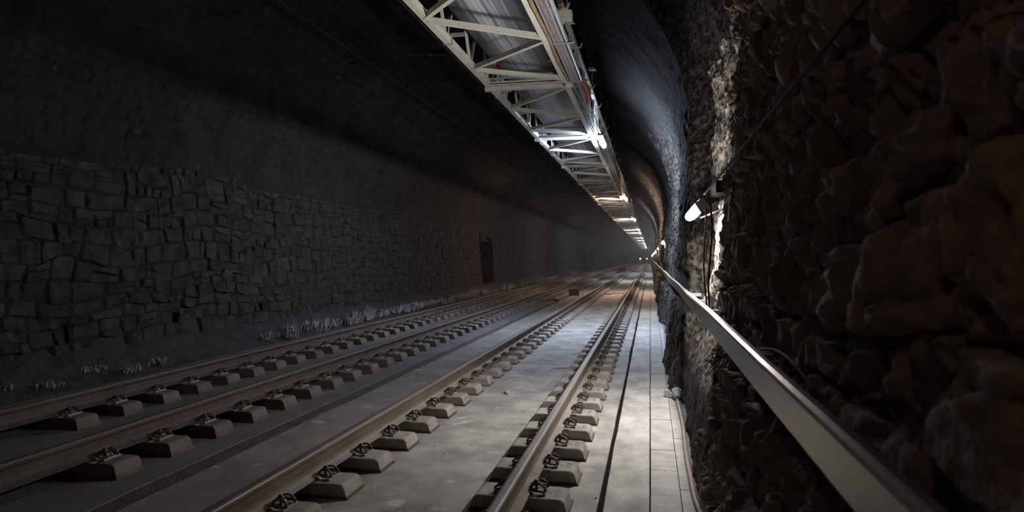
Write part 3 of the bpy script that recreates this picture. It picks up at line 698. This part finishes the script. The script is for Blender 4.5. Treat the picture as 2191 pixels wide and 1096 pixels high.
# ------------------------------------------------------------------ conveyor
ZC, XL, XR, ZT = 4.39, -2.50, -1.285, 5.36; ML = 4.75; YJ = 10.55
def chord(mb, x, z, s=.085): mb.box(x - s / 2, x + s / 2, .06, ML - .06, z - s / 2, z + s / 2)
def section_parts(t, rich=True):
    P = M['paint']
    for x in (XL, XR): m_ = MB(); chord(m_, x, ZC); m_.build('bottom_chord', P, t)
    for x in (XL, XR): m_ = MB(); chord(m_, x, ZT, .075); m_.build('top_chord', P, t)
    zb = ZC - .045
    nd = [(XR, .22), (XL, .34 * ML), (XR, .54 * ML), (XL, .785 * ML), (XR, ML - .22)]
    for i, (a, b) in enumerate(zip(nd, nd[1:])):
        m_ = MB(); o = -.03 if i % 2 else .03
        m_.angle((a[0], a[1] + (.04 if i else 0), zb), (b[0], b[1] - .04, zb), .058, .009, flip=1 if i % 2 else -1); m_.build('diagonal', P, t)
    for y in (.17, ML - .17): m_ = MB(); m_.angle((XL, y, zb), (XR, y, zb), .060, .009, flip=1 if y < 1 else -1); m_.build('cross_member', P, t)
    for y in (.10, .49 * ML, ML - .1): m_ = MB(); m_.bar((XL, y, ZT + .03), (XR, y, ZT + .03), .06, .06); m_.build('top_cross_member', P, t)
    for x in (XL, XR):
        bot = [0.10, .25 * ML, .5 * ML, .75 * ML, ML - .10]
        for i, (a, b) in enumerate(zip(bot, bot[1:])):
            mid = (a + b) / 2
            m_ = MB(); m_.bar((x, a, ZC), (x, mid, ZT), .035, .035); m_.build('side_diagonal', P, t)
            m_ = MB(); m_.bar((x, b, ZC), (x, mid, ZT), .035, .035); m_.build('side_diagonal', P, t)
        for y in (.02, ML - .02):
            m_ = MB(); sx = 1 if x == XR else -1
            xa, xb = (x - .07, x + .07) if sx < 0 else (x + .0, x + .105)
            m_.box(xa, xb, y - .018, y + .018, ZC - .095, ZC + .12); m_.build('joint_plate', P, t)
            for q in (((-.045, -.06), (.045, -.06), (-.045, .09), (.045, .09)) if sx < 0 else ((.065, -.06), (.065, .01), (.065, .08))):
                if y < 1: m_ = MB(); m_.tube([(x + q[0], y - .034, ZC + q[1]), (x + q[0], y + .0, ZC + q[1])], .013, 6); m_.build('bolt', M['bolt'], t)
        # gusset with three holes on the side of the right chord
    m_ = MB(); m_.box(XR + .045, XR + .057, -.02, .22, ZC - .05, ZC + .10); m_.build('gusset_plate', P, t)
    # clamp channels on the left chord that carry the outer pipe
    for y in (.52 * ML, .98 * ML, .14 * ML):
        m_ = MB(); m_.box(XL - .16, XL + .22, y - .02, y + .02, ZC + .045, ZC + .051); m_.box(XL - .16, XL + .22, y - .02, y - .014, ZC + .045, ZC + .085); m_.box(XL - .16, XL + .22, y + .014, y + .02, ZC + .045, ZC + .085)
        m_.build('clamp_channel', M['galv'], t)
        m_ = MB(); m_.tube([(XL - .055, y, ZC + .09), (XL - .055, y, ZC - .05), (XL - .04, y, ZC - .057), (XL + .04, y, ZC - .057), (XL + .055, y, ZC - .05), (XL + .055, y, ZC + .09)], .006, 6); m_.build('u_bolt', M['galv'], t)
    # return roller with end brackets
    m_ = MB(); m_.tube([(XL + .12, .30, 4.610), (XR - .12, .30, 4.610)], .05, 12); m_.build('return_roller', M['galv'], t)
    m_ = MB()
    for x in (XL + .07, XR - .07): m_.box(x - .01, x + .01, .24, .36, 4.45, 4.68); m_.box(x - .05, x + .05, .28, .32, ZC, 4.47)
    m_.build('roller_bracket', P, t)
    if rich:
        # troughing idlers under the carrying belt
        for y in (.6, 1.8, 3.0, 4.2):
            m_ = MB(); m_.tube([(XL + .45, y, 4.93), (XR - .45, y, 4.93)], .045, 10); m_.tube([(XL + .16, y, 5.09), (XL + .44, y, 4.94)], .045, 10); m_.tube([(XR - .16, y, 5.09), (XR - .44, y, 4.94)], .045, 10); m_.build('carrying_idler', M['galv'], t)
        # cantilever bracket with horns on the outer right side
        for y in (ML - .60,  1.30):
            m_ = MB(); x = XR + .04
            m_.box(x - .05, x - .035, y - .02, y + .02, 4.98, 5.30); m_.box(x - .015, x + .0, y - .02, y + .02, 4.98, 5.30); m_.box(x - .05, x, y + .012, y + .02, 4.98, 5.30)
            m_.box(x - .10, x + .06, y - .02, y + .02, 5.295, 5.31)
            m_.bar((x + .055, y, 5.30), (x + .085, y, 5.38), .03, .018, (1, 0, 0)); m_.bar((x - .095, y, 5.30), (x - .12, y, 5.36), .03, .012, (1, 0, 0))
            m_.box(XR, x - .04, y - .015, y + .015, 5.02, 5.05)
            m_.build('horned_bracket', P, t)
joints = [YJ + ML * k for k in range(-3, 40)]
first = None; cnt = 0
for k, y in enumerate(joints):
    if y > LEN - 8: break
    if y > 62:
        break
    lb = 'pale painted steel truss section of the overhead conveyor, %s one into the tunnel' % ordinal(k + 1)
    if first is None:
        t = thing('truss_section', lb, 'truss section', (0, y, 0), 'conveyor truss sections'); section_parts(t); first = t; kids(t)
        bpy.context.view_layer.update()
    else:
        t = copy_tree(first); t.location = (0, y, 0); t['label'] = lb
# truss sections past 62 m show no parts
m_ = MB()
for x in (XL, XR):
    chord(m_, x, ZC); chord(m_, x, ZT, .075)
nd = [(XR, .22), (XL, .34 * ML), (XR, .54 * ML), (XL, .785 * ML), (XR, ML - .22)]
for a, b in zip(nd, nd[1:]): m_.bar((a[0], a[1], ZC - .045), (b[0], b[1], ZC - .045), .058, .03)
for y_ in (.045, ML - .045): m_.bar((XL, y_, ZC - .045), (XR, y_, ZC - .045), .06, .06)
for x in (XL, XR):
    for q in range(4): m_.bar((x, (.05 + .25 * q) * ML, ZC), (x, (.17 + .25 * q) * ML, ZT), .035, .035); m_.bar((x, (.28 + .25 * q) * ML, ZC), (x, (.17 + .25 * q) * ML, ZT), .035, .035)
me_ = m_.mesh('truss_section', M['paint'])
while y < LEN - 8:
    o = link('truss_section', me_, None, (0, y, 0)); k += 1; y += ML
    tag(o, 'distant pale truss section of the overhead conveyor, %s one into the tunnel' % ordinal(k), 'truss section', 'conveyor truss sections')

# belts: the returning strand below and the troughed carrying strand above
CV = thing('conveyor_belt', 'dark streaked rubber belt running inside the overhead truss', 'conveyor belt')
mb = MB(); x0, x1 = -2.37, -1.38; ysb = yspace([(-4, 40, .19), (40, LEN - 8, 2)]); us = np.linspace(0, 1, 9)
Y, U = np.meshgrid(ysb, us, indexing='ij'); ph = ((Y - YJ - .30) / ML) % 1
Zs = 4.672 - .055 * np.sin(np.pi * ph) ** 2 * sst(0, 1, 1) * (1 - .55 * np.abs(2 * U - 1) ** 2)
mb.grid(np.stack([x0 + (x1 - x0) * U, Y, Zs], -1)); mb.grid(np.stack([x0 + (x1 - x0) * U, Y, Zs + .012], -1))
mb.build('return_strand', M['belt'], CV, True)
mb = MB(); P_ = np.array([(-2.40, 5.20), (-2.12, 5.02), (-2.05, 4.985), (-1.70, 4.985), (-1.63, 5.02), (-1.35, 5.20)])
ysb = yspace([(-4, LEN - 8, 5)]); G = np.stack([np.broadcast_to(P_[:, 0], (len(ysb), 6)), np.broadcast_to(ysb[:, None], (len(ysb), 6)), np.broadcast_to(P_[:, 1], (len(ysb), 6))], -1)
mb.grid(G); mb.build('carrying_strand', M['cable_dark'], CV, True)

# hangers from vault to truss with chains
def hanger(y, x, idx, side):
    xx, zz, _, _ = sec(0)
    a = (x - XC) / A; zv = ZS + B * math.sqrt(max(0, 1 - a * a))
    t = thing('truss_hanger', 'steel hanger rod carrying the conveyor from the vault, %s side, %s along' % (side, ordinal(idx)), 'hanger', (x, y, zv), 'conveyor hangers')
    m_ = MB(); m_.tube([(0, 0, -.0), (0, 0, ZT - zv + .03)], .012, 8); m_.build('rod', M['galv'], t)
    m_ = MB(); m_.box(-.08, .08, -.08, .08, -.03, .02); m_.build('ceiling_plate', M['galv'], t)
idx = 1
for y in joints[1:12]:
    hanger(y + .12, XR, idx, 'right'); hanger(y + .12, XL, idx, 'left'); idx += 1
# square tube stub with chain beside the truss near the top of the photo
t = thing('chain_hoist', 'pale stub beam with a chain hanging beside the conveyor near the top edge', 'hoist', (0, 9.45, 0))
m_ = MB(); m_.prism([(-1.25, 4.93), (-1.075, 4.93), (-1.06, 4.945), (-1.06, 5.06), (-1.075, 5.075), (-1.25, 5.075)], -.07, .07); m_.build('stub_beam', M['paint'], t)
m_ = MB()
def link_ring(m_, c, r, h, rot):
    pts = [(c[0] + (r * math.cos(a)) * math.cos(rot), c[1] + (r * math.cos(a)) * math.sin(rot), c[2] + h * math.sin(a)) for a in np.linspace(0, 2 * math.pi, 11)[:-1]]
    m_.tube(pts, .005, 6, closed=True)
for k in range(9): link_ring(m_, (-1.11 + .006 * math.sin(k), 0, 4.89 - .042 * k), .014, .027, (k % 2) * math.pi / 2 + .4)
m_.build('chain', M['galv'], t)
m_ = MB(); m_.tube([(-1.16, 0, 4.905), (-1.03, 0, 4.905)], .012, 8); m_.tube([(-1.14, -.04, 4.92), (-1.14, .04, 4.92)], .018, 8); m_.build('shackle', M['galv'], t)

# cable tray outside the right chord
TR = thing('cable_tray', 'perforated galvanised cable tray outside the right edge of the conveyor', 'cable tray')
m_ = MB(); xt0, xt1, zt = -1.195, -1.070, 4.36
m_.box(xt0 - .004, xt0 + .018, -3, 10.5, zt, zt + .003); m_.box(xt1 - .018, xt1 + .004, -3, 10.5, zt, zt + .003)
m_.box(xt0 - .004, xt0, -3, 10.5, zt, zt + .06); m_.box((xt0 + xt1) / 2 - .006, (xt0 + xt1) / 2 + .006, -3, 10.5, zt, zt + .003)
y = 3.0
while y < 10.5: m_.box(xt0, xt1, y, y + .014, zt + .0005, zt + .0035); y += .034
m_.build('tray_bottom', M['galv'], TR)
m_ = MB(); m_.tube([(xt1 + .030, -3, zt + .035), (xt1 + .030, 10.5, zt + .035)], .030, 12); m_.build('edge_pipe', M['galv'], TR, True)
m_ = MB()
for k, (xx_, rr_) in enumerate(((-1.165, .010), (-1.14, .008), (-1.115, .010), (-1.095, .008))): m_.tube([(xx_ + .006 * math.sin(y_ * 1.3 + k), y_, zt + .02) for y_ in np.arange(-3, 10.6, .5)], rr_, 6)
m_.build('laid_cables', M['hose_orange'], TR, True)
for y in (6.3, 8.55, 10.45): m_ = MB(); m_.box(-1.26, -.94, y - .022, y + .022, zt - .012, zt - .004); m_.box(-1.26, -.94, y + .016, y + .022, zt - .012, zt + .03); m_.build('tray_support', M['galv'], TR)
m_ = MB(); m_.tube([(-1.225 + .006 * math.sin(y_ * 2.6), y_, 4.355 - .028 * abs(math.sin((y_ - 6.3) * math.pi / 2.15))) for y_ in np.arange(-3, 10.4, .12)], .022, 10)
tag(m_.build('tan_hose', M['hose_tan'], None, True), 'tan hose sagging between the truss chord and the cable tray', 'hose')
m_ = MB(); m_.tube(smooth_path([(-1.12, 10.5, 4.42), (-1.05, 10.9, 4.44), (-1.03, 11.4, 4.42), (-1.06, 12.0, 4.37)], 5), .045, 10)
tag(m_.build('orange_sleeve', M['hose_orange'], None, True), 'orange hose end where the cable tray stops', 'hose')
m_ = MB()
for k in range(6):
    xk = -1.19 + .026 * k
    m_.tube([(xk + .01 * math.sin(y_ * .9 + k * 1.7), y_, 4.36 + .012 * math.sin(y_ * 1.7 + k)) for y_ in np.concatenate([np.arange(10.5, 36, .6), np.arange(36, 90, 3)])], .008 + .004 * (k % 2), 6)
tag(m_.build('cable_bundle', M['cable_grey'], None, True), 'bundle of grey cables strapped along the conveyor beyond the tray', 'cables', kind='thing')
for y in (12.7, 14.4, 17.2, 19.5, 22): 
    pass
m_ = MB(); m_.tube([(XL - .14, -3, ZC + .03), (XL - .14, 70, ZC + .03)], .014, 8)
tag(m_.build('safety_line', M['cable_dark'], None, True), 'dark line running outside the left chord of the conveyor', 'cord')
# switch box with a red cover on the left side of the joint
t = thing('pull_switch', 'small pale switch box with red cover on the conveyor joint', 'switch', (-2.36, 10.0, 4.52))
m_ = MB(); m_.box(-.07, .10, -.06, .06, -.07, .10); m_.build('box', M['paint'], t)
m_ = MB(); m_.box(.10, .15, -.04, .04, -.02, .09); m_.build('cover', M['red_plastic'], t)
# small label plate bracket right of the belt
m_ = MB(); m_.box(-1.46, -1.34, 9.75, 9.81, 4.50, 4.60); tag(m_.build('junction_box', M['grey_plastic']), 'small white box hanging under the right edge of the belt', 'box')

# ------------------------------------------------------------------ overhead line of the farther track
def wire(name, x, z, r, lb, sag=0.0):
    m_ = MB(); m_.tube([(x + .05 * math.sin(y * .05), y, z - sag * math.sin(math.pi * ((y - 11.6) % 26) / 26)) for y in np.arange(-8, 190, 3.25)], r, 6)
    return tag(m_.build(name, M['wire'], None, True), lb, 'wire')
wire('contact_wire', -5.12, 5.25, .009, 'lower overhead contact wire above the farther track')
wire('messenger_wire', -5.0, 5.62, .009, 'upper overhead wire above the farther track', .06)
for k, y in enumerate((11.8, 37.8)):
    t = thing('registration_arm', ('near' if k == 0 else 'distant') + ' overhead line arm with ribbed insulator above the farther track', 'arm', (-3.4, y, 5.35))
    m_ = MB(); m_.tube([(-.55, 0, .0), (-1.5, 0, -.02), (-2.1, 0, -.10)], .016, 8); m_.tube([(-1.5, 0, -.02), (-1.45, 0, .18)], .012, 6); m_.tube([(-1.2, .0, .10), (-2.15, 0, .02)], .012, 6); m_.build('arm', M['wire'], t, True)
    m_ = MB(); pts = []; rd = []
    for j in range(11): pts += [(-.55 + .05 * j, 0, 0), (-.53 + .05 * j, 0, 0)]; rd += [.022, .055]
    m_.tube(pts, rd, 12); m_.build('insulator', M['ceramic'], t)
    m_ = MB(); m_.tube([(0, 0, 0), (.12, 0, 0), (.12, 0, 1.1)], .03, 8); m_.build('drop_post', M['wire'], t)
# cable along the left wall
m_ = MB(); m_.tube([(-7.90, y, 2.90 - .06 * abs(math.sin(y * .5))) for y in np.arange(3, 60, .8)], .006, 6)
tag(m_.build('wall_cable', M['cable_dark'], None, True), 'thin dark cable clipped along the left stone wall', 'cable')

# ------------------------------------------------------------------ small things on the track
t = thing('carton', 'nearer small brown box standing between the two tracks', 'box', (-3.27, 29.9, 0))
m_ = MB(); m_.box(-.22, .22, -.16, .16, -.02, .29); m_.build('body', M['carton'], t)
m_ = MB(); m_.box(-.225, .225, -.165, -.005, .288, .30); m_.box(-.225, .225, .005, .165, .288, .30); m_.build('lid', M['carton'], t)
m_ = MB(); m_.tube([(-2.93, 30.1, -.01), (-2.93, 30.1, .34)], .018, 8); tag(m_.build('marker_peg', M['galv']), 'short grey peg beside the nearer brown box', 'peg')
t = thing('carton', 'distant brown box between the tracks, beyond the nearer one', 'box', (-3.3, 84, 0))
m_ = MB(); m_.box(-.4, .4, -.25, .25, -.02, .48); m_.build('body', M['carton'], t)
m_ = MB(); m_.box(-.405, .405, -.255, .255, .478, .50); m_.build('lid', M['carton'], t)
m_ = MB(); m_.tube(smooth_path([(-3.95, 25.6, .01), (-3.75, 26.2, .03), (-3.70, 26.6, .10), (-3.66, 26.2, .04), (-3.45, 26.0, .01), (-3.40, 25.5, .01)], 5), .03, 7)
tag(m_.build('crumpled_rag', M['cable_red'], None, True), 'dark red crumpled strip lying before the brown box', 'rag')
m_ = MB(); m_.tube([(-1.95, 31.2, .02), (-1.5, 31.6, .02), (-1.2, 31.9, .02)], .014, 6); m_.box(-2.05, -1.75, 30.9, 31.05, 0, .03)
tag(m_.build('wood_stick', M['timber']), 'thin stick lying across the slab between the rails', 'stick')
m_ = MB(); m_.tube(smooth_path([(-1.42, 9.9, .004), (-1.38, 10.0, .02), (-1.30, 10.05, .012), (-1.22, 10.12, .006)], 4), .004, 5)
tag(m_.build('twig', M['timber'], None, True), 'thin twig on the slab left of the rightmost rail', 'twig')
m_ = MB(); P0 = Vector((-1.72, 8.1, .0)); rr = random.Random(4)
for k in range(5): m_.add([P0 + Vector((rr.uniform(-.05, .05), rr.uniform(-.06, .06), z)) for z in (0.002, 0.03, 0.004, 0.045)], [(0, 1, 2), (1, 2, 3), (0, 1, 3)])
tag(m_.build('paper_scrap', M['walk']), 'crumpled pale scrap on the slab beside the second rail from the right wall', 'scrap')
# signals far away
for nm, x, y, col, lb in (('green', -2.35, 165, (.45, 1, .75), 'tiny distant green-white signal light on a post'), ('red', -.80, 165, (1, .25, .15), 'tiny distant red signal light above the nearer track')):
    t = thing('signal_light', lb, 'signal', (x, y, 0))
    m_ = MB(); m_.tube([(0, 0, 0), (0, 0, 1.3)], .05, 8); m_.build('post', M['galv'], t)
    m_ = MB(); m_.tube([(0, -.12, 1.45), (0, .0, 1.45)], .16, 12); m_.build('lens', emis('signal_' + nm, col, 6), t)
    m_ = MB(); m_.box(-.2, .2, 0, .15, 1.2, 1.7); m_.build('housing', M['cable_dark'], t)

# ------------------------------------------------------------------ dusty air
hz = MB(); hz.box(-8.6, 1.2, 16.5, LEN - 0.3, -0.2, 6.9)
hm = bpy.data.materials.new('dusty_air'); hm.use_nodes = True; nt = hm.node_tree; nt.nodes.remove(nt.nodes['Principled BSDF'])
vs_ = nt.nodes.new('ShaderNodeVolumeScatter'); vs_.inputs['Color'].default_value = (.9, .92, 1, 1); vs_.inputs['Density'].default_value = 0.0017; vs_.inputs['Anisotropy'].default_value = 0.35
nt.links.new(vs_.outputs[0], nt.nodes['Material Output'].inputs['Volume'])
tag(hz.build('haze', hm), 'thin dusty haze hanging in the tunnel air', 'haze', kind='stuff')
